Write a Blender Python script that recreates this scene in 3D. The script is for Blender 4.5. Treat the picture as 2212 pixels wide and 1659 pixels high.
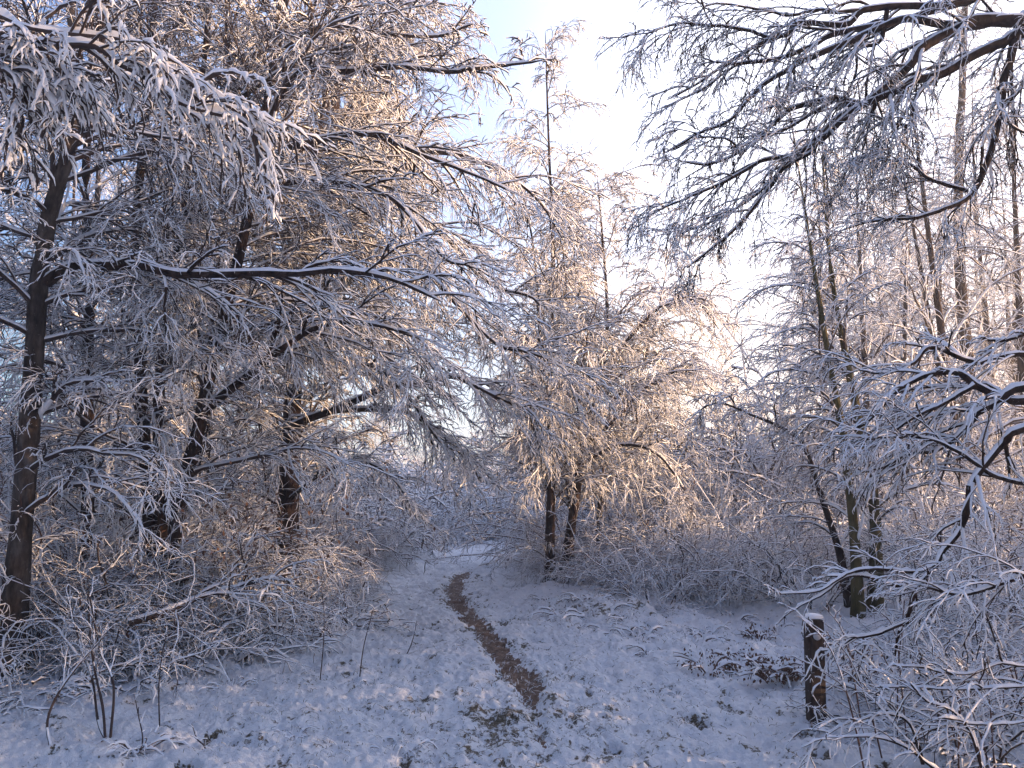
import bpy, math
import numpy as np
from math import sin, cos, radians, pi
rng = np.random.default_rng(11)
SC = bpy.context.scene
for o in list(bpy.data.objects): bpy.data.objects.remove(o)
COL = SC.collection

# ------------------------------------------------------------------ camera
PITCH = radians(7.55); FOC = 1736.0; EYE = 1.6
cam = bpy.data.cameras.new("camera"); cam.sensor_width = 36; cam.lens = 36*FOC/2212
cam.clip_end = 5000; cam.clip_start = 0.05
co = bpy.data.objects.new("camera", cam); COL.objects.link(co)
co.location = (0, 0, EYE); co.rotation_euler = (pi/2+PITCH, 0, 0)
SC.camera = co
# ------------------------------------------------------------------ light
SUN_AZ = radians(100)      # clockwise from the view direction (+Y)
SUN_EL = radians(7.5)
sd = (sin(SUN_AZ)*cos(SUN_EL), cos(SUN_AZ)*cos(SUN_EL), sin(SUN_EL))
sl = bpy.data.lights.new("sun", 'SUN'); sl.energy = 5.0; sl.angle = radians(0.6); sl.color = (1.0, .64, .36)
so = bpy.data.objects.new("sun", sl); COL.objects.link(so)
import mathutils
so.rotation_euler = mathutils.Vector(sd).to_track_quat('Z', 'Y').to_euler()
w = bpy.data.worlds.new("World"); SC.world = w; w.use_nodes = True
nt = w.node_tree; nt.nodes.clear()
sky = nt.nodes.new('ShaderNodeTexSky'); sky.sky_type = 'NISHITA'; sky.sun_disc = False
sky.sun_elevation = SUN_EL; sky.sun_rotation = SUN_AZ; sky.dust_density = 1.0; sky.air_density = 1.0; sky.ozone_density = 4.0
bg = nt.nodes.new('ShaderNodeBackground'); bg.inputs[1].default_value = 0.08
wo = nt.nodes.new('ShaderNodeOutputWorld')
def wn(kind, **kw):
    n = nt.nodes.new(kind)
    for k_, v_ in kw.items(): setattr(n, k_, v_)
    return n
tc = wn('ShaderNodeTexCoord'); nrm = wn('ShaderNodeVectorMath', operation='NORMALIZE'); nt.links.new(tc.outputs['Generated'], nrm.inputs[0])
dt = wn('ShaderNodeVectorMath', operation='DOT_PRODUCT'); nt.links.new(nrm.outputs[0], dt.inputs[0])
HA, HE = radians(42), radians(12)
dt.inputs[1].default_value = (sin(HA)*cos(HE), cos(HA)*cos(HE), sin(HE))
cr = wn('ShaderNodeValToRGB'); e = cr.color_ramp.elements; cr.color_ramp.interpolation = 'EASE'
e[0].position = .30; e[0].color = (.62, .85, 1.7, 1); e[1].position = .93; e[1].color = (9.5, 9.2, 9.6, 1); q = e.new(.70); q.color = (3.0, 3.4, 4.8, 1)
nt.links.new(dt.outputs['Value'], cr.inputs[0])
ad = wn('ShaderNodeMix', data_type='RGBA', blend_type='ADD'); ad.inputs[0].default_value = 1
nt.links.new(sky.outputs[0], ad.inputs[6]); nt.links.new(cr.outputs[0], ad.inputs[7])
sx = wn('ShaderNodeSeparateXYZ'); nt.links.new(nrm.outputs[0], sx.inputs[0])
wr = wn('ShaderNodeValToRGB'); e = wr.color_ramp.elements; e[0].position = .02; e[0].color = (1.35, 1.08, .8, 1); e[1].position = .30; e[1].color = (1, 1, 1, 1); nt.links.new(sx.outputs['Z'], wr.inputs[0])
wm = wn('ShaderNodeMix', data_type='RGBA', blend_type='MULTIPLY'); wm.inputs[0].default_value = 1
nt.links.new(ad.outputs[2], wm.inputs[6]); nt.links.new(wr.outputs[0], wm.inputs[7])
nt.links.new(wm.outputs[2], bg.inputs[0]); nt.links.new(bg.outputs[0], wo.inputs[0])
SC.view_settings.view_transform = 'Standard'; SC.view_settings.look = 'None'
SC.view_settings.exposure = 1.62; SC.view_settings.gamma = 1.0
SC.render.engine = 'CYCLES'
SC.cycles.max_bounces = 6; SC.cycles.diffuse_bounces = 4

# ------------------------------------------------------------------ helpers
def at(x, y, Y):
    """photo pixel (2212 wide) at world depth Y"""
    rx = (x-1106)/FOC; u = (829.5-y)/FOC
    s = Y/(cos(PITCH)-u*sin(PITCH))
    return (rx*s, Y, EYE+(sin(PITCH)+u*cos(PITCH))*s)
def ground_at(x, y):
    rx = (x-1106)/FOC; u = (829.5-y)/FOC
    s = -EYE/(sin(PITCH)+u*cos(PITCH))
    return (rx*s, (cos(PITCH)-u*sin(PITCH))*s)
PERM = np.random.default_rng(3).random((256, 256))
def vnoise(x, y):
    xi = np.floor(x).astype(int); yi = np.floor(y).astype(int); fx = x-xi; fy = y-yi
    fx = fx*fx*(3-2*fx); fy = fy*fy*(3-2*fy)
    a = PERM[xi & 255, yi & 255]; b = PERM[(xi+1) & 255, yi & 255]
    c = PERM[xi & 255, (yi+1) & 255]; d = PERM[(xi+1) & 255, (yi+1) & 255]
    return (a*(1-fx)+b*fx)*(1-fy)+(c*(1-fx)+d*fx)*fy-0.5
MOUNDS = [(1260, 1325, .7, .16), (1330, 1345, .6, .12), (1400, 1370, .5, .1), (1200, 1290, .8, .14), (1500, 1400, .6, .10),
          (1640, 1440, .5, .14), (1350, 1430, .4, .06), (1980, 1400, .9, .2), (560, 1400, .9, .12), (700, 1370, .8, .1), (1050, 1185, 1.0, .1),
          (830, 1215, 1.0, .2), (1900, 1330, 1.4, .15), (300, 1380, 1.2, .25), (1700, 1500, .35, .08), (1850, 1500, .5, .12)]
MND = [(*ground_at(a, b), r, h) for a, b, r, h in MOUNDS]
def gh(x, y, fine=False):
    x = np.asarray(x, float); y = np.asarray(y, float)
    z = 0.10*vnoise(x*.35+9, y*.35+4)+0.05*vnoise(x*1.1, y*1.1+7)
    z = z*np.clip((y-2)/4, .2, 1)
    for a, b, r, h in MND:
        z = z+h*np.exp(-((x-a)**2+(y-b)**2)/(2*(r*.6)**2))
    z = z + .012*np.clip(np.hypot(x, y)-16, 0, 200)
    if fine:
        d = np.hypot(x, y); k = np.clip(1.4-d/40, .2, 1)
        q = np.abs(vnoise(x*3.1+3, y*3.1))*.10+vnoise(x*7, y*7+2)*.055+np.abs(vnoise(x*13+vnoise(x*6,y*6)*3, y*13))*.055+vnoise(x*29, y*29)*.026+vnoise(x*55, y*55)*.012
        z = z+q*k
        rz = np.clip((x-.25)/.8, 0, 1)*np.clip((y-6)/2, 0, 1)*np.clip((20-y)/8, 0, 1)+.35*np.clip(-x/2, 0, 1)*np.clip((y-5)/3, 0, 1)*np.clip((16-y)/6, 0, 1)
        z = z+rz*(np.abs(vnoise(x*1.9+31, y*1.5))*.22+np.abs(vnoise(x*5.5+1, y*5))*.09+vnoise(x*16, y*16)*.03)
    return z
def G(x, y): return float(gh(x, y))
def hit(px, py):
    y_ = py
    for _ in range(6):
        x, y = ground_at(px, y_); q = (EYE-G(x, y))/EYE; x, y = x*q, y*q
        ux, uy = x, y; k = q
        # refine: ray meets height G
        rx = (px-1106)/FOC; u = (829.5-py)/FOC; s_ = (G(x, y)-EYE)/(sin(PITCH)+u*cos(PITCH)); x, y = rx*s_, (cos(PITCH)-u*sin(PITCH))*s_
        for _ in range(4):
            s_ = (G(x, y)-EYE)/(sin(PITCH)+u*cos(PITCH)); x, y = rx*s_, (cos(PITCH)-u*sin(PITCH))*s_
        break
    return x, y

# ------------------------------------------------------------------ materials
def mat(name, build):
    m = bpy.data.materials.new(name); m.use_nodes = True; t = m.node_tree
    b = t.nodes['Principled BSDF']; build(t, b); return m
def nz(t, scale, detail=4, src=None, rough=.6, vec=None):
    n = t.nodes.new('ShaderNodeTexNoise'); n.inputs['Scale'].default_value = scale; n.inputs['Detail'].default_value = detail
    n.inputs['Roughness'].default_value = rough
    if vec is not None: t.links.new(vec, n.inputs['Vector'])
    return n
def geopos(t): return t.nodes.new('ShaderNodeNewGeometry').outputs['Position']
def objpos(t): return t.nodes.new('ShaderNodeTexCoord').outputs['Object']
def ramp(t, src, stops):
    r = t.nodes.new('ShaderNodeValToRGB'); e = r.color_ramp.elements
    while len(e) < len(stops): e.new(.5)
    for i, (p, c) in enumerate(stops):
        e[i].position = p; e[i].color = (*c, 1) if len(c) == 3 else c
    t.links.new(src, r.inputs[0]); return r.outputs[0]
def mixc(t, f, a, b):
    m = t.nodes.new('ShaderNodeMix'); m.data_type = 'RGBA'
    for k, v in ((0, f), (6, a), (7, b)):
        if isinstance(v, tuple): m.inputs[k].default_value = (*v, 1)
        elif isinstance(v, (int, float)): m.inputs[k].default_value = v
        else: t.links.new(v, m.inputs[k])
    return m.outputs[2]
def bump(t, b, h, dist, strength=1.0):
    n = t.nodes.new('ShaderNodeBump'); n.inputs['Distance'].default_value = dist; n.inputs['Strength'].default_value = strength
    t.links.new(h, n.inputs['Height']); t.links.new(n.outputs[0], b.inputs['Normal'])
def m_snow(t, b):
    b.inputs['Base Color'].default_value = (.84, .845, .87, 1); b.inputs['Roughness'].default_value = .65
    b.inputs['Specular IOR Level'].default_value = .25
SNOW = mat('snow', m_snow)
def barkf(c1, c2, c3, scale=9, snowy=.62):
    def f(t, b):
        p = objpos(t); mp = t.nodes.new('ShaderNodeMapping'); mp.inputs['Scale'].default_value = (1, 1, .35)
        t.links.new(p, mp.inputs[0])
        n = nz(t, scale, 6, vec=mp.outputs[0], rough=.7)
        c = ramp(t, n.outputs[0], [(.36, c1), (.5, c2), (.66, c3)])
        n2 = nz(t, scale*2.3, 5, vec=p, rough=.75)
        s = ramp(t, n2.outputs[0], [(snowy, (0, 0, 0)), (snowy+.05, (1, 1, 1))])
        col = mixc(t, s, c, (.8, .8, .84))
        t.links.new(col, b.inputs['Base Color']); b.inputs['Roughness'].default_value = .85
        b.inputs['Specular IOR Level'].default_value = .15
        bump(t, b, n.outputs[0], .02)
    return f
BARK = mat('dark_bark', barkf((.010, .007, .006), (.03, .018, .015), (.07, .045, .035), 14, .66))
BIRCH = mat('birch_bark', barkf((.02, .015, .013), (.065, .05, .042), (.14, .115, .10), 9, .66))
GREENB = mat('mossy_bark', barkf((.03, .026, .012), (.08, .07, .03), (.15, .12, .06), 9, .70))
def m_twig(t, b):
    b.inputs['Base Color'].default_value = (.045, .028, .024, 1); b.inputs['Roughness'].default_value = .8
TWIG = mat('twig_bark', m_twig)
def m_twigr(t, b):
    b.inputs['Base Color'].default_value = (.085, .042, .03, 1); b.inputs['Roughness'].default_value = .8
TWIGR = mat('red_twig_bark', m_twigr)

# ------------------------------------------------------------------ mesh building
class MB:
    def __init__(s): s.v = []; s.f = []; s.m = []; s.n = 0
    def add(s, v, f, m):
        s.v.append(v.reshape(-1, 3)); s.f.append(f.reshape(-1, 4)+s.n); s.m.append(np.broadcast_to(m, (f.reshape(-1, 4).shape[0],))); s.n += v.reshape(-1, 3).shape[0]
    def mesh(s, name, mats, smooth=True, origin=(0, 0, 0)):
        V = np.concatenate(s.v).astype(np.float32)-np.array(origin, np.float32); F = np.concatenate(s.f).astype(np.int32); M = np.concatenate(s.m).astype(np.int32)
        me = bpy.data.meshes.new(name); nf = len(F)
        me.vertices.add(len(V)); me.vertices.foreach_set('co', V.ravel())
        me.loops.add(nf*4); me.loops.foreach_set('vertex_index', F.ravel())
        me.polygons.add(nf); me.polygons.foreach_set('loop_start', np.arange(0, nf*4, 4, dtype=np.int32))
        me.polygons.foreach_set('loop_total', np.full(nf, 4, dtype=np.int32))
        for m in mats: me.materials.append(m)
        me.polygons.foreach_set('material_index', M)
        me.polygons.foreach_set('use_smooth', np.full(nf, smooth))
        me.update(calc_edges=True); return me
    def build(s, name, mats, parent=None, origin=(0, 0, 0), smooth=True):
        o = bpy.data.objects.new(name, s.mesh(name, mats, smooth, origin)); COL.objects.link(o)
        if parent is not None: o.parent = parent
        else: o.location = origin
        return o
def tag(o, label=None, cat=None, group=None, kind=None):
    if label: o['label'] = label
    if cat: o['category'] = cat
    if group: o['group'] = group
    if kind: o['kind'] = kind
    return o
def thing(name, loc, label, cat, group=None):
    o = bpy.data.objects.new(name, None); o.location = loc; COL.objects.link(o); o.empty_display_size = .2
    return tag(o, label, cat, group)
def unit(a): return a/np.maximum(np.linalg.norm(a, axis=-1, keepdims=True), 1e-9)
UPV = np.array([0, 0, 1.])
def smooth_line(pts, n):
    p = np.array(pts, float); m = len(p)
    q = np.vstack([2*p[0]-p[1], p, 2*p[-1]-p[-2]])
    t = np.linspace(0, m-1-1e-6, n); i = t.astype(int); u = (t-i)[:, None]
    a, b, c, d = q[i], q[i+1], q[i+2], q[i+3]
    return .5*(2*b+(c-a)*u+(2*a-5*b+4*c-d)*u**2+(3*b-3*c+d-a)*u**3)
COAT = .5
def tubes(mb, P, R, s, kind='twig'):
    """bark tube with a ridge of snow on top of it; material 0 bark, 1 snow"""
    B, n, _ = P.shape
    T = unit(np.gradient(P, axis=1)); side = np.cross(T, UPV); L = np.linalg.norm(side, axis=-1, keepdims=True)
    rs = unit(rng.standard_normal((B, 1, 3))*np.array([1, 1, 0])); side = np.where(L < .05, rs, side/np.maximum(L, 1e-6)); side = unit(side); U = np.cross(side, T); hz = L[..., 0]
    s = np.broadcast_to(np.asarray(s, float).reshape(-1, 1), (B, n))
    h = s*(.22+.78*hz)*np.clip(rng.normal(1, .42, (B, n)), .08, 1.9)*(np.clip(rng.normal(.85, .4, (B, 1)), .12, 1.6) if B > 3 else 1)
    end = np.ones(n); end[-1] = .35; R = R*end
    h = h*end
    if kind == 'twig':
        w_ = R+.34*h
        a = np.stack([0*R, w_, 0*R, -w_], -1); b = np.stack([-R, .32*h, R+.95*h, .32*h], -1); mi = [0, 1, 1, 0]; K = 4
    elif kind == 'branch':
        w_ = R+.34*h
        a = np.stack([0*R, w_, w_*.8, 0*R, -w_*.8, -w_], -1)
        b = np.stack([-R, .25*h, R*.5+.65*h, R+h, R*.5+.65*h, .25*h], -1); mi = [0, 1, 1, 1, 1, 0]; K = 6
    elif kind == 'limb':
        K = 12; ang = np.radians(-90+30*np.arange(K)); ca = np.cos(ang); sa = np.sin(ang)
        lift = np.where(sa > .95, 1., np.where(sa > .6, .85, 0.))
        wide = np.where((sa > .6) & (sa < .95), 1.2, 0.)
        a = R[..., None]*ca+np.sign(ca)*wide*h[..., None]*.25; b = R[..., None]*sa+h[..., None]*lift
        mi = [0, 0, 0, 0, 1, 1, 1, 1, 0, 0, 0, 0]
        mi = [0, 0, 0, 1, 1, 1, 1, 1, 1, 0, 0, 0]
        mi = [1 if (lift[k] > 0 or lift[(k+1) % K] > 0) else 0 for k in range(K)]
    else:
        K = 14; ang = np.radians(-90+360/K*np.arange(K)); jit = 1+.05*rng.standard_normal((B, n, K))
        a = R[..., None]*np.cos(ang)*jit; b = R[..., None]*np.sin(ang)*jit; mi = [0]*K
    V = P[:, :, None, :]+a[..., None]*side[:, :, None, :]+b[..., None]*U[:, :, None, :]
    base = (np.arange(B)*n*K)[:, None, None]+(np.arange(n-1)*K)[None, :, None]
    k = np.arange(K); k2 = (k+1) % K
    F = np.stack([base+k, base+k2, base+K+k2, base+K+k], -1)
    M = np.broadcast_to(np.array(mi), (B, n-1, K)).copy()
    if kind == 'limb': M = M*(hz[:, :-1, None] > .45)
    elif kind != 'trunk' and np.max(s) > .004:
        full = (rng.random((B, 1, 1)) < COAT) & (hz[:, :-1, None] < .75)
        M = np.where(full, 1, M*(hz[:, :-1, None] > .22))
    mb.add(V, F, M.reshape(-1))
def interp(P, R, t):
    B, n, _ = P.shape; x = t*(n-1-1e-6); i = x.astype(int); u = (x-i); bi = np.arange(B)[:, None]
    p = P[bi, i]*(1-u[..., None])+P[bi, i+1]*u[..., None]; r = R[bi, i]*(1-u)+R[bi, i+1]*u
    T = unit(P[bi, i+1]-P[bi, i]); return p, r, T
def spawn(P, R, k, n, length, ang=(30, 60), t0=.15, t1=1., droop=.25, wig=.22, rr=.55, rmin=.0012, taper=.5, flat=.5, bias=None, up=0., rmax=9):
    """k children on every branch of the batch"""
    B = P.shape[0]
    t = (np.arange(k)+rng.random((B, k)))/k*(t1-t0)+t0
    p, r, T = interp(P, R, np.clip(t, 0, 1)); t = t.reshape(-1); p = p.reshape(-1, 3); T = T.reshape(-1, 3); r = r.reshape(-1)
    N = rng.standard_normal(T.shape); N[:, 2] *= flat
    N = unit(N-(N*T).sum(-1, keepdims=True)*T)
    A = np.radians(rng.uniform(ang[0], ang[1], len(t)))[:, None]
    D = np.cos(A)*T+np.sin(A)*N
    if bias is not None: D = D+np.array(bias)
    D[:, 2] += up; D = unit(D)
    Ln = np.broadcast_to(np.asarray(length, float).reshape(-1, 1), (B, k)).reshape(-1) if np.ndim(length) else length
    L = Ln*(1-taper*t)*rng.uniform(.55, 1.25, len(t)); st = (L/(n-1))[:, None]
    Q = np.empty((len(t), n, 3)); Q[:, 0] = p
    for i in range(1, n):
        Q[:, i] = Q[:, i-1]+D*st
        D = D+rng.standard_normal(D.shape)*wig; D[:, 2] -= droop; D = unit(D)
    r0 = np.clip(r*rr, rmin, rmax); RR = r0[:, None]*np.linspace(1, .3, n)[None]; RR = np.maximum(RR, rmin*.7)
    return Q, RR, L
def keep(Q, R, L, f): return Q[f], R[f], L[f]
# ---- a limb given by its centre line, clothed with side branches and twigs
def clothe(mb, P, R, snow=.012, k=(12, 8, 5), ln=(.9, .4, .16), droop=(.12, .2, .25), ang=((30, 65), (25, 60), (20, 60)), wig=.2, up=.1, flat=.5, t0=.12, kind='limb', tw=.0022, bias=None):
    P = np.asarray(P)[None] if np.ndim(P) == 2 else P; R = np.asarray(R)[None] if np.ndim(R) == 1 else R
    if kind: tubes(mb, P, R, snow*1.25, kind)
    Q, S, L = spawn(P, R, k[0], 8, ln[0], ang[0], t0, 1., droop[0], wig*.7, .5, .004, .45, flat, bias, up, .016)
    tubes(mb, Q, S, snow*1.1, 'branch')
    if len(k) > 1 and k[1]:
        Q2, S2, L2 = spawn(Q, S, k[1], 6, ln[1]*L/ln[0]*1.2, ang[1], .12, 1., droop[1], wig, .6, tw*1.2, .4, flat, bias, up*.5)
        tubes(mb, Q2, S2, snow*.95, 'twig' if tw < .002 else 'branch')
        if len(k) > 2 and k[2]:
            Q3, S3, L3 = spawn(Q2, S2, k[2], 5, ln[2]*np.clip(L2/ln[1]*1.2, .5, 1.6), ang[2], .15, 1., droop[2], wig*1.1, .6, tw, .3, .8)
            tubes(mb, Q3, S3, snow*.75, 'twig')

# ------------------------------------------------------------------ sheet of ground, snow-covered, with the worn path
def build_ground():
    A = radians(38); a = np.concatenate([np.linspace(-A, A, 760), np.linspace(A, 2*pi-A, 50)[1:-1]])
    r = np.concatenate([[.3, 1, 2, 3], np.geomspace(3.6, 48, 760), np.geomspace(52, 2500, 22)])
    nr, na = len(r), len(a); X = r[:, None]*np.sin(a)[None]; Y = r[:, None]*np.cos(a)[None]
    Z = gh(X, Y, True)
    Pp = [(1010, 1237, 26), (990, 1250, 40), (978, 1275, 56), (990, 1310, 56), (1018, 1345, 54), (1048, 1380, 56), (1078, 1415, 72), (1105, 1450, 82), (1128, 1485, 92), (1146, 1515, 60), (1158, 1550, 6), (1172, 1640, -14)]
    c = np.array([ground_at(x, y) for x, y, w in Pp]); hw = np.array([.7*w*ground_at(x, y)[1]/FOC/2 for x, y, w in Pp])
    d = np.full(X.shape, 9.)
    for i in range(len(c)-1):
        e = c[i+1]-c[i]; t = np.clip(((X-c[i, 0])*e[0]+(Y-c[i, 1])*e[1])/(e@e), 0, 1)
        dd = np.hypot(X-c[i, 0]-t*e[0], Y-c[i, 1]-t*e[1])-(hw[i]*(1-t)+hw[i+1]*t)
        d = np.minimum(d, dd)
    Z = Z-.035*np.clip(1-np.abs(np.minimum(d, 0)*0+np.maximum(d, 0))/.08, 0, 1)
    dn = d+.09*vnoise(X*9, Y*5)+.08*vnoise(X*28, Y*14)+.06*vnoise(X*70, Y*40)
    pn = vnoise(X*3.3+5, Y*3.3)+.55*vnoise(X*8, Y*8+3)+.4*vnoise(X*19, Y*19)+.3*vnoise(X*1.1, Y*1.1)
    pit = np.clip((pn-.42)/.12, 0, 1)*(d > .1); pit = pit*pit*(3-2*pit); Z = Z-.045*pit
    V = np.stack([X, Y, Z], -1); idx = np.arange(nr*na).reshape(nr, na)
    i0 = idx[:-1]; i1 = idx[1:]; F = np.stack([i0, i1, np.roll(i1, -1, 1), np.roll(i0, -1, 1)], -1)[..., ::-1]
    inside = (dn[:-1] < 0); 
    # bare tufty patches around and below the worn strip
    F = F.reshape(-1, 4); ins = inside.reshape(-1)
    def gmat(t, b):
        p = geopos(t); big = nz(t, 1.1, 3, vec=p); f1 = nz(t, 5.5, 5, vec=p, rough=.65); f2 = nz(t, 22, 4, vec=p, rough=.7)
        at_ = t.nodes.new('ShaderNodeAttribute'); at_.attribute_name = 'bare'
        def m(op, a_, b_):
            n = t.nodes.new('ShaderNodeMath'); n.operation = op
            for i, v in enumerate((a_, b_)):
                if isinstance(v, (int, float)): n.inputs[i].default_value = v
                else: t.links.new(v, n.inputs[i])
            return n.outputs[0]
        v = m('ADD', m('ADD', m('MULTIPLY', f1.outputs[0], .62), m('MULTIPLY', f2.outputs[0], .38)), m('MULTIPLY', big.outputs[0], .16))
        v = m('ADD', v, m('MULTIPLY', at_.outputs['Fac'], .17))
        msk = ramp(t, v, [(.685, (0, 0, 0)), (.74, (1, 1, 1))])
        fine = nz(t, 60, 4, vec=p, rough=.8)
        earth = ramp(t, fine.outputs[0], [(.3, (.05, .038, .025)), (.5, (.11, .085, .05)), (.7, (.5, .47, .42))])
        t.links.new(mixc(t, msk, (.83, .84, .87), earth), b.inputs['Base Color'])
        b.inputs['Roughness'].default_value = .6; b.inputs['Specular IOR Level'].default_value = .3
        hh = m('SUBTRACT', m('ADD', m('MULTIPLY', f2.outputs[0], 1.), m('MULTIPLY', fine.outputs[0], .5)), m('MULTIPLY', msk, .5))
        bump(t, b, hh, .035, .9)
    GM = mat('snowy_ground', gmat)
    def pmat(t, b):
        p = geopos(t); f1 = nz(t, 26, 6, vec=p, rough=.75); f2 = nz(t, 11, 5, vec=p, rough=.7); f3 = nz(t, 90, 3, vec=p)
        c = ramp(t, f1.outputs[0], [(.3, (.07, .038, .025)), (.5, (.165, .095, .06)), (.68, (.30, .20, .14))])
        s = ramp(t, f2.outputs[0], [(.57, (0, 0, 0)), (.64, (.85, .85, .85))])
        t.links.new(mixc(t, s, c, (.62, .6, .6)), b.inputs['Base Color']); b.inputs['Roughness'].default_value = .7
        bump(t, b, f1.outputs[0], .03)
    PM = mat('bare_earth', pmat)
    bare = np.clip(1-np.maximum(d, 0)/.45, 0, 1)**1.5*.5
    gx, gy = ground_at(1110, 1600)
    bare = np.maximum(bare, .6*np.exp(-((X-gx)**2/.5+(Y-gy)**2/1.6)))
    gx, gy = ground_at(1270, 1350); bare = np.maximum(bare, .45*np.exp(-((X-gx)**2/1.2+(Y-gy)**2/1.)))
    bare = np.maximum(bare, .25*np.clip(1-(np.hypot(X, Y)-4)/4, 0, 1))
    bare = np.clip(bare+1.1*pit*(.6+.8*vnoise(X*25, Y*25)), 0, 1.6)
    for nm, sel, m in (('ground', ~ins, GM), ('path', ins, PM)):
        f = F[sel]; used = np.unique(f); mp = np.full(nr*na, -1); mp[used] = np.arange(len(used))
        mb = MB(); mb.add(V.reshape(-1, 3)[used], mp[f], 0); o = mb.build(nm, [m])
        at_ = o.data.attributes.new('bare', 'FLOAT', 'POINT'); at_.data.foreach_set('value', bare.reshape(-1)[used].astype(np.float32))
        tag(o, kind='structure')
build_ground()

# ------------------------------------------------------------------ grass poking through
def blades(n, cx, cy, sx, sy, hmin, hmax, seed, wid=.0022, lean=.5):
    r = np.random.default_rng(seed); x = cx+sx*r.standard_normal(n); y = cy+sy*r.standard_normal(n)
    z = gh(x, y, True)-.005; H = r.uniform(hmin, hmax, n); a = r.uniform(0, 2*pi, n); l = r.uniform(.1, lean, n)*H
    P = np.zeros((n, 4, 3))
    for i, t in enumerate((0, .4, .75, 1)):
        P[:, i] = np.stack([x+np.cos(a)*l*t*t*1.6, y+np.sin(a)*l*t*t*1.6, z+H*(t-.25*t*t)], -1)
    return P, np.broadcast_to(np.array([wid, wid*.9, wid*.7, wid*.3]), (n, 4))
mb = MB()
gs = [(1100, 1600, .9, .7, 1300), (1200, 1500, .5, .6, 300), (900, 1420, .5, 1.2, 500), (1270, 1340, .6, .6, 800), (1500, 1560, 1.0, .7, 1200), (800, 1600, .8, .5, 1000), (1360, 1400, .5, .8, 600), (700, 1480, .8, .6, 800), (1650, 1420, .6, .8, 900), (990, 1280, 1., 2., 800)]
for i, (px, py, sx, sy, n) in enumerate(gs):
    gx, gy = ground_at(px, py); P, R = blades(int(n*.6), gx, gy, sx, sy, .015, .055, i, .0018, 1.1); tubes(mb, P, R*1., .0015, 'twig')
def m_grass(t, b):
    n = nz(t, 3, vec=geopos(t)); t.links.new(ramp(t, n.outputs[0], [(.35, (.06, .045, .02)), (.6, (.17, .14, .07))]), b.inputs['Base Color']); b.inputs['Roughness'].default_value = .8
GRASS = mat('dead_grass', m_grass)
tag(mb.build('grass', [GRASS, SNOW]), 'sparse dead grass blades poking through the trodden snow', 'grass', kind='stuff')

# ------------------------------------------------------------------ trees
def trunk_line(pts, n=26): return smooth_line([at(*p) for p in pts], n)
def rad(r0, r1, n): return np.linspace(r0, r1, n)
def trunk(mb, P, R): tubes(mb, P[None], R[None], 0, 'trunk')
def to_ground(P):
    P = P.copy(); z = G(P[0, 0], P[0, 1]); dz = (z-.08)-P[0, 2]
    if abs(dz) < .6: P[:3, 2] += dz*np.array([1, .6, .2])
    else: P = np.vstack([[P[0, 0], P[0, 1], z-.08], P])
    return P

# --- weeping birch variants: trunk + crown, shared by the wood behind
def birch_meshes(seed, H, spread, k=(38, 10, 6), snow=.010, tw=.0024, base=.12, hang=.3, r0=.11, stems=1, bark=BIRCH):
    global rng
    rng = np.random.default_rng(seed)
    tb = MB(); cb = MB()
    for sidx in range(stems):
        n = 24; t = np.linspace(0, 1, n); a = rng.uniform(0, 2*pi); lean = (.04 if stems == 1 else .13)*H
        P = np.stack([np.cos(a)*lean*t**1.3+.1*np.sin(t*5+seed)*t*spread*.5, np.sin(a)*lean*t**1.3, H*t*(1-.12*sidx)-.15], -1)
        R = r0*(1-t)**1.15*(1-.2*sidx)+.006; trunk(tb, P, R)
        kk = k[0]//stems
        Q, S, L = spawn(P[None], R[None], kk, 12, spread*1.25, (40, 75), base, .98, .14, .1, .35, .006, .5, .4, None, .7, .026)
        tubes(cb, Q, S, snow, 'branch')
        Q2, S2, L2 = spawn(Q, S, k[1], 8, .5*L, (20, 55), .15, 1., hang*.8, .13, .5, tw*1.3, .35, .6)
        tubes(cb, Q2, S2, snow*.9, 'twig')
        Q3, S3, L3 = spawn(Q2, S2, k[2], 5, np.clip(.55*L2, .15, .6), (12, 50), .1, 1., hang*1.2, .15, .7, tw, .3, .9)
        tubes(cb, Q3, S3, snow*.75, 'twig')
    return tb.mesh('trunk', [bark]), cb.mesh('crown', [TWIG, SNOW])
VAR = [birch_meshes(101, 9.5, 2.6), birch_meshes(102, 11, 2.4, bark=BARK), birch_meshes(103, 8, 2.3, stems=2),
       birch_meshes(104, 10, 2.9, k=(38, 8, 6), stems=2, bark=BARK), birch_meshes(105, 6, 1.8, k=(30, 8, 6), base=.05, r0=.06, bark=BARK)]
rng = np.random.default_rng(77)
def place(v, x, y, sc, rz, name, label, cat, group=None, sz=None):
    t = thing(name, (x, y, G(x, y)), label, cat, group); t.rotation_euler = (0, 0, rz); t.scale = (sc, sc, sz or sc)
    for nm, me in zip(('trunk', 'crown'), VAR[v]):
        o = bpy.data.objects.new(nm, me); COL.objects.link(o); o.parent = t
    return t
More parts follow.
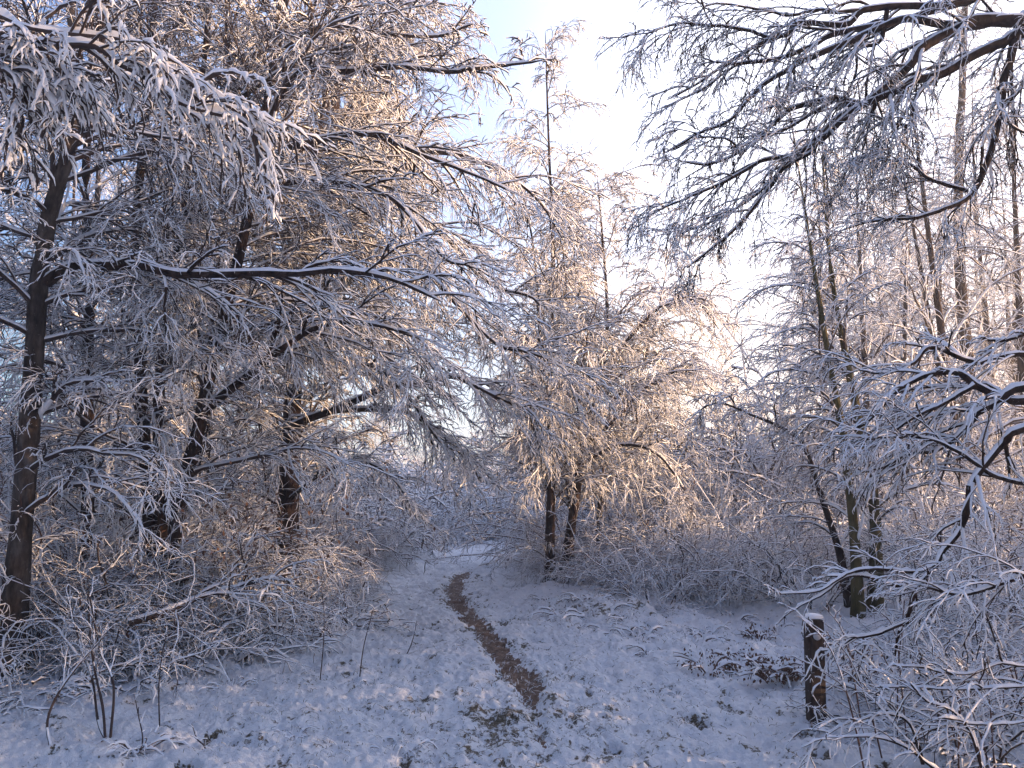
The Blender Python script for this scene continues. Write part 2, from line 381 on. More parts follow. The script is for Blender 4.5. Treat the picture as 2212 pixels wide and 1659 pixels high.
# shrubs: no trunk, many arching stems from the ground
def shrub_meshes(seed, H, stems, k=(7, 6), snow=.012, tw=.0024, spread=.6, droop=.13, red=False):
    global rng
    rng = np.random.default_rng(seed); mb = MB(); n = 10
    a = rng.uniform(0, 2*pi, stems); D = np.stack([np.cos(a)*spread, np.sin(a)*spread, rng.uniform(.8, 1.3, stems)], -1); D = unit(D)
    Q = np.empty((stems, n, 3)); Q[:, 0] = np.stack([np.cos(a)*.12*H, np.sin(a)*.12*H, -.05+0*a], -1); L = H*rng.uniform(.7, 1.4, stems)
    for i in range(1, n):
        Q[:, i] = Q[:, i-1]+D*(L/(n-1))[:, None]; D = D+rng.standard_normal(D.shape)*.2; D[:, 2] -= droop; D = unit(D)
    R = np.broadcast_to(np.linspace(.010, .003, n)*H**.5, (stems, n)); tubes(mb, Q, R, snow, 'branch')
    Q2, S2, L2 = spawn(Q, R, k[0], 6, .42*H, (25, 65), .15, 1., .16, .3, .6, tw*1.2, .4, .6); tubes(mb, Q2, S2, snow*.9, 'twig')
    if k[1]: Q3, S3, L3 = spawn(Q2, S2, k[1], 4, .16*H, (25, 65), .15, 1., .2, .25, .6, tw, .3, .8); tubes(mb, Q3, S3, snow*.7, 'twig')
    return mb.mesh('shrub', [TWIGR if red else TWIG, SNOW])
SH = [shrub_meshes(201, 1.3, 22, snow=.009, tw=.002), shrub_meshes(202, 1.0, 26, spread=.9, snow=.009, tw=.002), shrub_meshes(203, 1.8, 22, k=(9, 6), snow=.009), shrub_meshes(204, 1.5, 20, snow=.007, red=True),
      shrub_meshes(205, .6, 30, k=(6, 3), spread=1.3, droop=.2), shrub_meshes(206, 1.8, 24, k=(9, 7), snow=.034, tw=.004, droop=.2, spread=.8), shrub_meshes(207, 1.6, 30, k=(9, 5), snow=.005, tw=.003, red=True, spread=.9), shrub_meshes(208, .30, 150, k=(2, 0), snow=.013, tw=.0015, red=True, spread=1.2, droop=.3)]
rng = np.random.default_rng(78)
def shrub(v, x, y, sc, rz, label, group=None, sz=None, name='snowy_shrub', cat='shrub'):
    o = bpy.data.objects.new(name, SH[v]); COL.objects.link(o); o.location = (x, y, G(x, y)); o.rotation_euler = (0, 0, rz); o.scale = (sc, sc, sz or sc)
    return tag(o, label, cat, group)

COAT = .5
# ============ the two-stemmed birch in the middle ============
def hero_tree(name, label, base, stems, crown=None, bark=BARK, boughs=(), group=None, **kw):
    """stems: [(pts, r0, r1)], clothed with drooping branches; boughs: traced limbs"""
    org = np.array([base[0], base[1], G(*base)]); t = thing(name, tuple(org), label, 'tree', group)
    tb = MB(); lines = []
    for pts, r0, r1 in stems:
        P = to_ground(trunk_line(pts)) ; R = (r0-r1)*(1-np.linspace(0, 1, len(P)))**1.25+r1; R[:3] *= np.array([1.7, 1.25, 1.08]); trunk(tb, P, R); lines.append((P, R))
    tb.build('trunk', [bark], t, org)
    if crown:
        cb = MB()
        for li, (P, R) in enumerate(lines): crown(cb, P, R, li) if kw.get('idx') else crown(cb, P, R)
        cb.build('crown', [TWIG, SNOW], t, org)
    for b in boughs:
        pts, r0, r1, args = b; mb = MB(); P = trunk_line(pts, 26)
        P = P+np.cumsum(rng.standard_normal(P.shape)*.006*np.linalg.norm(P[-1]-P[0]), axis=0)*.25
        clothe(mb, P, rad(r0, r1, len(P)), **args); mb.build('limb', [TWIG if r0 < .02 else BARK, SNOW], t, org)
    return t
def crown_central(cb, P, R, k=(60, 10, 7), spread=2.1, tw=.0021, t0=.12):
    n = len(P)
    Q, S, L = spawn(P[None], R[None], k[0], 11, spread, (35, 75), t0, .99, .145, .1, .4, .005, .58, .5, None, .5, .02)
    tubes(cb, Q, S, .012, 'branch')
    Q2, S2, L2 = spawn(Q, S, k[1], 8, .48*L, (20, 60), .12, 1., .24, .13, .5, tw*1.3, .3, .6); tubes(cb, Q2, S2, .0105, 'twig')
    Q3, S3, L3 = spawn(Q2, S2, k[2], 5, np.clip(.5*L2, .12, .5), (15, 50), .1, 1., .3, .16, .7, tw, .3, .9); tubes(cb, Q3, S3, .0092, 'twig')
D = 13.5
hero_tree('birch_tree', 'tall slender snow-covered birch with several stems beside the path bend, lit gold by the sun', (at(1196, 1262, D)[0], D),
  [([(1190, 1262, D), (1188, 1150, D), (1192, 1000, D), (1188, 800, D), (1195, 560, D), (1185, 300, D), (1178, 70, D)], .095, .012),
   ([(1180, 1258, D-.2), (1192, 1100, D-.3), (1168, 900, D-.3), (1165, 700, D-.2), (1150, 520, D), (1120, 380, D)], .06, .012),
   ([(1215, 1265, D), (1240, 1100, D+.1), (1262, 960, D+.2), (1295, 830, D+.4), (1312, 690, D+.5), (1300, 500, D+.6), (1290, 380, D+.6)], .09, .012),
   ([(1285, 1268, D+.8), (1292, 1150, D+.8), (1310, 1000, D+1), (1370, 850, D+1), (1420, 680, D+1.1), (1450, 520, D+1.2)], .065, .01),
   ([(1228, 1262, D+.1), (1235, 1120, D+.3), (1210, 900, D+.6), (1225, 700, D+.8), (1240, 520, D+.8)], .05, .01)],
  lambda cb, P, R, i: crown_central(cb, P, R, (64, 11, 8), (2.0, 1.9, 2.8, 2.7, 1.8)[i], t0=.24), BARK, idx=True,
  boughs=[([(1262, 960, D+.2), (1330, 900, D), (1400, 830, D), (1480, 800, D-.2), (1550, 850, D-.3)], .05, .008, dict(k=(16, 9, 7), ln=(1.1, .45, .25), snow=.013)),
          ([(1290, 850, D+.2), (1350, 740, D), (1430, 660, D), (1500, 650, D), (1560, 720, D)], .05, .008, dict(k=(16, 9, 7), ln=(1.1, .45, .25), snow=.013)),
          ([(1255, 1000, D), (1340, 960, D-.3), (1420, 980, D-.5), (1480, 1060, D-.6), (1500, 1150, D-.6)], .04, .006, dict(k=(14, 9, 7), ln=(.9, .45, .25), snow=.013)),
          ([(1200, 900, D-.2), (1150, 830, D-.6), (1120, 850, D-.8), (1140, 900, D-.9), (1160, 950, D-.9)], .03, .006, dict(k=(12, 9, 7), ln=(.6, .35, .2), snow=.013)),
          ([(1188, 1080, D), (1150, 960, D), (1090, 960, D), (1030, 1000, D), (980, 1080, D)], .025, .006, dict(k=(10, 6, 4), ln=(.6, .35, .2), snow=.008)),
          ([(1215, 1240, D), (1160, 1190, D-.2), (1110, 1190, D-.4), (1070, 1230, D-.5)], .012, .004, dict(k=(9, 6, 3), ln=(.5, .3, .2), snow=.006))])

COAT = .28
# ============ left grove ============
S1 = dict(k=(15, 8, 3), ln=(1.25, .6, .24), snow=.0125, tw=.0026, ang=((18, 50), (16, 48), (16, 50)), wig=.12, droop=(.1, .13, .17))
S2 = dict(k=(14, 8, 5), ln=(1.0, .45, .2), snow=.013, tw=.0024)
def autoboughs(pts, r, n, length, tr, snow, towards, seed, k=(11, 8, 4), tw=.003):
    k = (k[0]+3, k[1]+1, k[2]); snow = snow*.88; tw = .0026
    """arching boughs leaving a trunk, mostly towards the light over the path"""
    global rng
    rng = np.random.default_rng(seed); P = trunk_line(pts); mb = MB()
    R = np.linspace(r, r*.4, len(P))
    Q, S, L = spawn(P[None], R[None], n, 14, length, (45, 85), tr[0], tr[1], .075, .11, .35, .008, .3, .4, towards, .45, .03)
    tubes(mb, Q, S, snow*1.1, 'branch')
    Q1, S1_, L1 = spawn(Q, S, k[0], 9, .55*L, (16, 48), .12, 1., .09, .14, .5, .0045, .4, .5); tubes(mb, Q1, S1_, snow, 'branch' if snow > .012 else 'twig')
    Q2, S2_, L2 = spawn(Q1, S1_, k[1], 7, .48*L1, (16, 46), .12, 1., .12, .19, .6, tw*1.3, .35, .7); tubes(mb, Q2, S2_, snow*.9, 'twig')
    if k[2]:
        Q3, S3, L3 = spawn(Q2, S2_, k[2], 4, np.clip(.5*L2, .06, .35), (15, 48), .12, 1., .16, .16, .7, tw, .3, .8); tubes(mb, Q3, S3, snow*.75, 'twig')
    return mb
def grove_tree(name, label, stems, auto, boughs=(), bark=BARK):
    b = stems[0][0][0]; p = at(*b); t = hero_tree(name, label, (p[0], p[1]), stems, None, bark, boughs)
    org = t.location
    for (si, n, length, tr, snow, tow, seed, k) in auto:
        autoboughs(stems[si][0], stems[si][1], n, length, tr, snow, tow, seed, k).build('crown', [TWIG, SNOW], t, tuple(org))
    return t
R_ = (.6, -.02, .05)
grove_tree('birch_tree', 'thick pale-barked birch at the left edge, bent where its trunk forks', 
  [([(20, 1440, 7.2), (40, 1200, 7.2), (62, 950, 7.2), (78, 700, 7.2), (95, 520, 7.2), (125, 400, 7.2), (150, 320, 7.2), (170, 200, 7.2), (160, 60, 7.3), (140, -120, 7.3), (130, -400, 7.4)], .10, .045)],
  [(0, 16, 2.6, (.3, .98), .011, R_, 301, (9, 7, 4)), (0, 8, 2.0, (.15, .8), .013, (-.3, -.4, 0), 302, (8, 6, 4)), (0, 8, 1.7, (.06, .45), .009, (.3, -.3, -.2), 322, (7, 6, 3))],
  boughs=[([(100, 610, 7.2), (150, 575, 7.1), (250, 568, 7.0), (320, 570, 6.9), (390, 585, 6.8), (540, 580, 6.7), (640, 578, 6.6), (740, 570, 6.5), (850, 590, 6.4), (960, 640, 6.3)], .055, .012, S1),
          ([(150, 330, 7.2), (110, 260, 7.0), (90, 180, 6.9), (60, 100, 6.8)], .05, .02, S1)], bark=BIRCH)
grove_tree('birch_tree', 'straight dark trunk standing right of the thick pale birch', 
  [([(185, 1330, 9.5), (190, 1100, 9.5), (188, 800, 9.5), (195, 600, 9.5), (185, 400, 9.5), (200, 100, 9.5), (210, -300, 9.5)], .085, .035)],
  [(0, 16, 2.6, (.2, .98), .010, R_, 303, (9, 7, 4)), (0, 12, 2.2, (.06, .45), .012, (.4, -.3, -.1), 323, (8, 6, 3))])
grove_tree('birch_tree', 'dark twin-stemmed tree with two straight stems left of centre of the grove', 
  [([(320, 1360, 9), (325, 1150, 9), (308, 900, 9), (300, 700, 9), (295, 500, 9), (310, 300, 9), (330, 60, 9), (340, -300, 9)], .08, .035),
   ([(330, 1360, 9), (350, 1150, 8.9), (342, 900, 8.8), (352, 750, 8.8), (380, 600, 8.8), (400, 430, 8.8), (440, 150, 8.8), (470, -200, 8.8)], .078, .032)],
  [(0, 14, 2.6, (.25, .98), .010, R_, 304, (9, 7, 4)), (1, 18, 2.8, (.3, .98), .011, R_, 305, (10, 8, 4)), (0, 12, 2.2, (.08, .45), .012, (.4, -.3, -.1), 324, (8, 6, 3))],
  boughs=[([(400, 430, 8.8), (440, 300, 8.7), (560, 190, 8.5), (700, 120, 8.3), (830, 100, 8.2)], .04, .01, S1)])
grove_tree('birch_tree', 'dark tree leaning right with a long limb rising to the right of its trunk', 
  [([(365, 1330, 8.5), (385, 1100, 8.5), (428, 930, 8.5), (450, 820, 8.5), (485, 680, 8.5), (515, 560, 8.5), (545, 420, 8.5), (560, 300, 8.5), (590, 150, 8.5), (620, -40, 8.5), (640, -300, 8.5)], .078, .035)],
  [(0, 22, 2.7, (.35, .98), .012, R_, 306, (11, 8, 4)), (0, 10, 2.0, (.08, .45), .010, (.3, -.3, -.1), 307, (8, 6, 3))],
  boughs=[([(440, 885, 8.5), (510, 835, 8.4), (600, 760, 8.3), (690, 705, 8.2), (780, 700, 8.0), (900, 735, 7.9)], .055, .012, S1),
          ([(545, 420, 8.5), (600, 330, 8.4), (700, 300, 8.2), (800, 290, 8.1), (900, 330, 8.0), (1000, 370, 7.9), (1120, 420, 7.8)], .045, .01, S1),
          ([(560, 300, 8.5), (640, 160, 8.3), (740, 155, 8.2), (870, 148, 8.0), (975, 157, 7.9), (1020, 150, 7.8), (1100, 138, 7.8), (1178, 129, 7.7)], .04, .010, dict(k=(9, 6, 3), ln=(.8, .35, .16), snow=.018, tw=.0024, t0=.05, up=.05)),
          ([(600, 120, 8.5), (700, 60, 8.3), (790, 70, 8.2), (940, 80, 8.1), (1025, 52, 8.0)], .035, .01, dict(k=(10, 7, 3), ln=(.8, .35, .16), snow=.017, tw=.0024)),
          ([(545, 420, 8.5), (640, 390, 8.3), (740, 395, 8.2), (840, 425, 8.0), (900, 490, 7.9), (960, 560, 7.8), (1010, 575, 7.8)], .04, .01, S1)])
grove_tree('birch_tree', 'red-brown trunk standing at the right edge of the grove, nearest the path', 
  [([(618, 1262, 11.5), (622, 1100, 11.5), (628, 950, 11.5), (636, 820, 11.5), (650, 640, 11.5), (680, 520, 11.5), (705, 440, 11.5), (720, 300, 11.5), (735, 100, 11.5), (750, -150, 11.5)], .16, .045)],
  [(0, 30, 3.6, (.3, .98), .012, R_, 308, (13, 9, 5)), (0, 14, 1.5, (.1, .5), .011, (.1, -.4, .1), 309, (10, 8, 4))],
  boughs=[([(632, 920, 11.3), (690, 895, 11.0), (760, 868, 10.8), (840, 832, 10.6), (905, 826, 10.4), (972, 806, 10.2), (1025, 825, 10.1), (1075, 850, 10), (1140, 880, 10), (1172, 920, 10)], .06, .012, dict(k=(24, 10, 5), ln=(1.1, .5, .22), ang=((18, 48), (16, 45), (16, 50)), wig=.12, droop=(.13, .15, .15), snow=.013, tw=.0026, t0=.25)),
          ([(632, 905, 11.3), (760, 885, 11.0), (880, 890, 10.8), (960, 945, 10.6), (1010, 1000, 10.5), (1035, 1040, 10.5)], .045, .01, dict(k=(16, 8, 4), ln=(.9, .45, .22), ang=((18, 48), (16, 45), (16, 50)), wig=.12, droop=(.11, .14, .16), snow=.014, tw=.0024, t0=.2)),
          ([(640, 780, 11.4), (740, 785, 11.0), (820, 800, 10.7), (880, 860, 10.5), (930, 930, 10.4), (955, 960, 10.4), (1000, 985, 10.4)], .045, .01, dict(k=(16, 8, 4), ln=(1.0, .5, .22), ang=((18, 48), (16, 45), (16, 50)), wig=.12, droop=(.11, .14, .16), snow=.012, tw=.0024, t0=.2)),
          ([(650, 640, 11.5), (760, 560, 11), (850, 560, 10.5), (940, 605, 10.2), (1060, 735, 10), (1140, 760, 10), (1250, 803, 10)], .05, .01, dict(k=(20, 9, 4), ln=(1.5, .7, .28), ang=((18, 48), (16, 45), (16, 50)), wig=.12, droop=(.11, .14, .16), snow=.013, tw=.0026, t0=.2)),
          ([(680, 520, 11.5), (800, 470, 11), (930, 490, 10.7), (1060, 610, 10.5), (1150, 640, 10.4), (1170, 680, 10.4)], .05, .01, dict(k=(20, 9, 4), ln=(1.5, .7, .28), ang=((18, 48), (16, 45), (16, 50)), wig=.12, droop=(.11, .14, .16), snow=.0125, tw=.0024, t0=.2)),
          ([(705, 440, 11.5), (800, 360, 11), (920, 330, 10.7), (1050, 360, 10.5), (1150, 430, 10.4), (1210, 520, 10.4)], .05, .01, dict(k=(20, 9, 4), ln=(1.5, .7, .28), ang=((18, 48), (16, 45), (16, 50)), wig=.12, droop=(.11, .14, .16), snow=.0125, tw=.0024, t0=.2)),
          ([(625, 1080, 11.4), (700, 1020, 11), (780, 1000, 10.6), (850, 1040, 10.4), (900, 1130, 10.3)], .03, .008, dict(k=(16, 9, 5), ln=(.9, .45, .22), snow=.012, tw=.0024, t0=.15))])
# snow-laden bough reaching in at the top left
t = thing('snow_laden_tree', (-4.6, 3.6, G(-4.6, 3.6)), 'near tree beyond the left edge whose heavily snowed bough hangs at the top left', 'tree')
mb = MB(); trunk(mb, smooth_line([(-4.6, 3.6, -.1), (-4.6, 3.6, 2), (-4.5, 3.7, 4), (-4.6, 3.7, 6.5)], 20), rad(.14, .07, 20)); mb.build('trunk', [BIRCH], t, tuple(t.location))
X4 = 4.3
for pts, r0 in (([(-250, 60), (-80, 60), (70, 105), (140, 98), (210, 102), (250, 135), (310, 165), (360, 205), (400, 228), (470, 248), (525, 262), (550, 310), (556, 370)], .028),
                ([(-250, 0), (-60, 15), (60, 60), (170, 75), (280, 90), (350, 140), (430, 190), (500, 235), (590, 270)], .018),
                ([(-250, 90), (-80, 110), (20, 120), (90, 125), (130, 140), (140, 190)], .022),
                ([(-250, 130), (-100, 140), (-20, 155), (30, 160), (50, 200), (30, 300)], .02)):
    mb = MB(); P = smooth_line([(-4.5, 3.7, 5.2)]+[at(x, y, X4+.15*i/len(pts)) for i, (x, y) in enumerate(pts)], 30)
    clothe(mb, P, rad(r0*.8, .006, 30), snow=.024, k=(20, 6, 2), ln=(.62, .3, .16), droop=(.15, .2, .25), tw=.002, t0=.3, up=-.05, flat=.6, wig=.12, ang=((20, 60), (16, 45), (16, 50)))
    mb.build('limb', [TWIG, SNOW], t, tuple(t.location))

COAT = .05
# ============ right: overhanging canopy, near ============
def c3(l, Y): return [(1470+.3348*x, .3348*y, Y) for x, y in l]
def c6(l, Y): return [(1470+.3348*x, 549+.3348*y, Y) for x, y in l]
def c9(l, Y): return [(1470+.3348*x, 1097+.3348*y, Y) for x, y in l]
Y5 = 6.0
def wl(pts, frm=None, n=44, jit=.004):
    p = [at(*q) for q in pts]; p = ([frm] if frm is not None else [])+p
    P = smooth_line(p, n); return P+np.cumsum(rng.standard_normal(P.shape)*jit, axis=0)*.6
TR = (5.4, 6.4)
t = thing('overhanging_tree', (TR[0], TR[1], G(*TR)), 'big dark tree beyond the right edge whose snowy limbs hang across the upper right', 'tree')
mb = MB(); trunk(mb, smooth_line([(TR[0], TR[1], -.1), (TR[0]-.1, TR[1], 2), (TR[0]-.1, TR[1], 4.2), (TR[0], TR[1], 7)], 20), rad(.24, .12, 20)); mb.build('trunk', [BARK], t, tuple(t.location))
rng = np.random.default_rng(55)
C1 = dict(snow=.0055, k=(15, 7, 4), ln=(.75, .42, .2), droop=(.12, .3, .38), tw=.0019, wig=.2, up=-.05, flat=.9, t0=.12, ang=((20, 55), (20, 55), (15, 50)))
J = (5.3, 6.4, 4.9)
for l, r0, r1 in (
  ([(2300, 200), (2080, 145), (1880, 150), (1750, 220), (1540, 330), (1480, 420), (1380, 520), (1220, 650), (1150, 685), (1000, 650), (850, 670), (700, 720), (620, 790), (450, 960), (200, 1080), (0, 1060)], 0.0562, 0.0067),
  ([(2300, 220), (2080, 270), (1900, 350), (1680, 480), (1500, 520), (1400, 590), (1150, 700), (900, 920), (740, 1000), (620, 1160), (480, 1340), (350, 1480), (200, 1600), (50, 1720)], 0.0468, 0.0067),
  ([(2300, 150), (1880, 175), (1700, 165), (1450, 125), (1280, 180), (1000, 300), (780, 400), (640, 480), (500, 570), (430, 640), (300, 790), (100, 870), (-130, 1000)], 0.0421, 0.0067),
  ([(2300, -60), (1850, 10), (1700, 35), (1500, 30), (1200, 60), (1080, 160), (770, 150), (700, 220), (580, 250), (320, 400), (150, 520), (-60, 640)], 0.0393, 0.0067),
  ([(1850, 0), (1400, 130), (1000, 220), (880, 290), (640, 380), (420, 410), (310, 430), (200, 560), (-100, 700)], 0.0281, 0.0050),
  ([(580, 250), (380, 190), (160, 160), (0, 145), (-200, 210), (-280, 320)], 0.0140, 0.0042),
  ([(1300, 60), (1000, 80), (880, 60), (700, 90), (500, 60), (200, 30), (100, 130)], 0.0169, 0.0042),
  ([(2300, 60), (2100, 420), (2040, 700), (1980, 960), (1850, 1230), (1640, 1330), (1450, 1380), (1200, 1400), (1000, 1460)], 0.0374, 0.0059),
  ([(1850, 1230), (1620, 1160), (1500, 1080), (1400, 1050), (1180, 1020), (1100, 1040)], 0.0149, 0.0042),
  ([(1620, 490), (1510, 620), (1490, 700), (1470, 790), (1300, 780), (1150, 900)], 0.0187, 0.0050),
  ([(1330, 70), (1290, 250), (1200, 300), (1120, 300), (1130, 430), (1060, 600), (950, 640)], 0.0187, 0.0050),
  ([(2350, 300), (2200, 560), (2060, 740), (2200, 860), (2350, 900)], 0.0187, 0.0059),
  ([(1150, 690), (1000, 760), (900, 870), (840, 980), (700, 1060), (560, 1200), (420, 1300), (250, 1400), (0, 1500)], 0.0205, 0.0050),
  ([(1000, 650), (860, 720), (640, 850), (500, 900), (380, 1000), (330, 940), (250, 910), (100, 920), (-60, 1000)], 0.0149, 0.0042),
  ([(740, 1000), (540, 1040), (300, 1160), (100, 1250), (-100, 1330), (-260, 1400)], 0.0187, 0.0042),
  ):
    mb = MB(); fr = J if l[0][0] > 2250 else None
    P = wl(c3(l, Y5), fr); clothe(mb, P, rad(r0, r1, len(P)), **C1); mb.build('limb', [BARK, SNOW], t, tuple(t.location))
# ============ right: lower near tree ============
TR2 = (5.0, 5.6)
t = thing('low_branched_tree', (TR2[0], TR2[1], G(*TR2)), 'tree beyond the right edge with low dark boughs sweeping down towards the wooden post', 'tree')
mb = MB(); trunk(mb, smooth_line([(TR2[0], TR2[1], -.1), (TR2[0]-.1, TR2[1], 1.5), (TR2[0], TR2[1], 3.2), (TR2[0], TR2[1], 5)], 20), rad(.12, .05, 20)); mb.build('trunk', [BARK], t, tuple(t.location))
C2 = dict(snow=.0085, k=(11, 6, 3), ln=(.6, .3, .15), ang=((20, 50), (18, 48), (16, 50)), droop=(.1, .15, .2), tw=.002, wig=.13, up=0., flat=.8, t0=.15)
J2 = (4.95, 5.6, 2.3)
for pts, r0, r1, fr in (
  (c6([(2300, 940), (2100, 920), (1920, 850), (1790, 770), (1600, 790), (1480, 850), (1400, 900), (1200, 1100), (1000, 1160)], 5.2), .032, .006, J2),
  (c6([(2300, 850), (2050, 960), (1900, 1030), (1870, 1080), (1750, 1200), (1600, 1280), (1450, 1290), (1300, 1370), (1200, 1390)], 5.2), .032, .006, J2),
  (c6([(2300, 1100), (2100, 1220), (2000, 1330), (1880, 1490), (1860, 1640)], 5.0)+c9([(1800, 160), (1690, 300), (1640, 400), (1530, 520), (1480, 700), (1420, 820), (1390, 1000)], 5.0), .028, .005, J2),
  (c9([(1640, 370), (1530, 410), (1300, 390), (1100, 415), (900, 540), (640, 560)], 4.9), .014, .004, None),
  (c9([(1470, 740), (1280, 800), (1100, 830), (1000, 900), (880, 905)], 4.9), .012, .004, None),
  (c9([(1530, 520), (1340, 480), (1100, 430), (900, 560), (700, 660)], 4.9), .012, .004, None),
  (c9([(2350, 420), (2212, 430), (2000, 490), (1800, 530), (1540, 470)], 4.6), .015, .008, None),
  (c6([(1900, 850), (1700, 960), (1500, 1050), (1300, 1180), (1100, 1220)], 5.1), .016, .005, None),
  (c6([(2300, 500), (2100, 560), (1960, 540)], 4.9), .013, .007, None),
  (c6([(2300, 650), (1900, 700), (1620, 600), (1500, 700), (1300, 760), (1150, 740)], 5.4), .022, .006, J2),
  (c6([(2300, 1500), (2000, 1440), (1700, 1250), (1500, 1200), (1250, 1200)], 5.0), .016, .005, None)):
    mb = MB(); P = wl(pts, fr, 36, .003); clothe(mb, P, rad(r0, r1, len(P)), **(dict(C2, k=(6, 3, 2), ln=(.3, .15, .08)) if r0 < .015 else C2)); mb.build('limb', [BARK, SNOW], t, tuple(t.location))
# saplings bent in the bottom right corner
C4 = dict(snow=.008, k=(7, 3, 0), ln=(.5, .22, .1), droop=(.08, .15, .2), tw=.0016, wig=.15, up=0., flat=.8, t0=.1, kind='branch')
for i, (pts, lab) in enumerate((
  (c9([(2400, 1020), (2212, 1020), (2050, 1010), (1900, 1060), (1700, 1060), (1560, 1020), (1370, 1010)], 4.5), 'snowy horizontal branch right of the wooden post, upper of two parallel ones'),
  (c9([(2400, 1120), (2212, 1150), (1950, 1160), (1780, 1170), (1500, 1150), (1260, 1150)], 4.4), 'snowy horizontal branch right of the wooden post, lower of two parallel ones'),
  (c9([(1780, 1800), (1600, 1655), (1450, 1540), (1240, 1480), (1000, 1490), (890, 1510), (780, 1560)], 4.4), 'bowed snowy branch arching over the snow just below the wooden post'),
  (c9([(1950, 1700), (1880, 1480), (1750, 1310), (1600, 1260), (1480, 1140)], 4.3), 'snowy stem leaning left in the bottom right thicket'),
  (c9([(1560, 1655), (1480, 1400), (1330, 1330), (1180, 1360), (1050, 1400), (940, 1460)], 4.7), 'arched snowy stem just right of the foot of the wooden post'),
  (c9([(2400, 1350), (2100, 1390), (1850, 1390), (1600, 1370)], 4.3), 'thin snowy branch reaching in from the right above the bottom corner'),
  )):
    mb = MB(); P = wl(pts, None, 30, .002); clothe(mb, P, rad(.009, .004, len(P)), **C4)
    tag(mb.build('snowy_branch', [BARK, SNOW]), lab, 'branch', 'bent snowy branches at the lower right')

COAT = .3
# ============ right middle birches ============
def crown_right(cb, P, R): crown_central(cb, P, R, (34, 8, 6), 1.4, .0018)
hero_tree('birch_tree', 'slim birch with two dark stems and weeping snowy branches behind the wooden post', (at(1870, 1345, 9.6)[0], 9.6),
  [([(1855, 1345, 9.6), (1845, 1150, 9.6), (1822, 950, 9.6), (1800, 830, 9.6), (1775, 680, 9.6), (1755, 560, 9.6), (1735, 430, 9.6), (1700, 200, 9.6)], .065, .01),
   ([(1893, 1345, 9.8), (1890, 1150, 9.8), (1878, 1000, 9.8), (1850, 880, 9.8), (1825, 760, 9.8), (1800, 620, 9.8), (1785, 480, 9.8), (1775, 300, 9.8)], .085, .012)],
  crown_right, GREENB)
hero_tree('leaning_birch', 'thin dark sapling leaning left with arched drooping top, left of the slim birch', (at(1850, 1330, 10)[0], 10),
  [([(1840, 1330, 10), (1815, 1200, 10), (1790, 1120, 10), (1760, 1030, 10), (1735, 960, 10), (1690, 925, 10), (1620, 895, 10), (1550, 870, 10), (1490, 900, 10)], .05, .008)],
  lambda cb, P, R: crown_central(cb, P, R, (22, 8, 6), 1.1, .002), BARK)
hero_tree('dark_tree', 'darker straight trunk standing deeper in the wood on the far right', (at(2115, 1240, 19.)[0], 19.),
  [([(2120, 1240, 19), (2112, 1100, 19), (2090, 800, 19), (2075, 600, 19), (2070, 400, 19), (2080, 150, 19), (2090, -200, 19)], .2, .07)],
  lambda cb, P, R: crown_central(cb, P, R, (40, 8, 6), 3.2, .003), BARK)

# ============ the wood behind: trees one can count ============
rng = np.random.default_rng(900)
LEFT = [(-5.4, 14.0, 1.0, 1), (-6.4, 16.5, .95, 3), (-7.0, 13, 1.05, 0), (-8.5, 11, 1.0, 1), (-6.5, 18, 1.05, 2), (-9.5, 17, 1.1, 3), (-12, 15, 1.1, 0), (-8.2, 21, .95, 1), (-8, 24, 1.05, 0), (-11, 22, 1.1, 3), (-14, 20, 1.1, 1),
        (-7.2, 26, .8, 2), (-7, 30, .9, 1), (-12, 28, 1.1, 0), (-16, 26, 1.2, 3), (-10, 8, 1.0, 2), (-8, 6, .9, 0)]
for i, (x, y, s, v) in enumerate(LEFT):
    place(v, x, y, s, rng.uniform(0, 6.3), 'birch_tree', 'snow-covered birch in the wood behind the left grove', 'tree', 'birches of the wood behind the left grove')
BACK = [(-3.0, 28, .45, 4), (-.8, 31, .5, 4), (.8, 33, .5, 4), (2.9, 26, .55, 4), (-2.6, 33, .55, 2), (.2, 34, .5, 0), (2.6, 30, .5, 2), (3.8, 33, .55, 4), (-1., 38, .5, 1), (1.8, 38, .55, 3),
        (5.2, 36, .6, 4), (6.8, 38, .6, 2), (8.5, 40, .62, 4), (10.5, 42, .65, 1), (4.4, 42, .6, 3), (-4, 38, .6, 1), (-6.5, 40, .75, 2), (12.5, 44, .7, 0), (7.2, 45, .65, 0), (9.5, 47, .65, 3)]
BACK += [(x_+rng.uniform(-.9, .9), y_+rng.uniform(-2, 2), rng.uniform(.5, .75), int(rng.integers(0, 5))) for y_ in (46, 54) for x_ in np.arange(-9, 27, 2.4)]
for x, y, s, v in BACK:
    place(v, x, y, s, rng.uniform(0, 6.3), 'young_birch', 'small frosted tree in the far background beyond the bend of the path', 'tree', 'small frosted trees beyond the bend of the path')
RIGHT = [(7.2, 16.6, 1.0, 0), (9.0, 16.0, 1.1, 3), (10.9, 17.2, 1.15, 1), (8.3, 17.8, 1.1, 2), (12.2, 16.4, 1.1, 0), (8.0, 19.8, 1.15, 0), (10.4, 20.2, 1.2, 2), (12.6, 21, 1.25, 1), (14.5, 23, 1.25, 3), (9.2, 23.5, 1.2, 1), (11.3, 25, 1.2, 0), (13.6, 27, 1.3, 2), (16.5, 28, 1.3, 1), (17.5, 24, 1.2, 0), (20, 31, 1.3, 2), (12.5, 31, 1.3, 3), (16, 34, 1.3, 1), (10.2, 30, 1.15, 2)]
for x, y, s, v in RIGHT:
    place(v, x, y, s, rng.uniform(0, 6.3), 'birch_tree', 'weeping snow-covered birch in the wood behind the post on the right', 'tree', 'birches of the wood on the right')
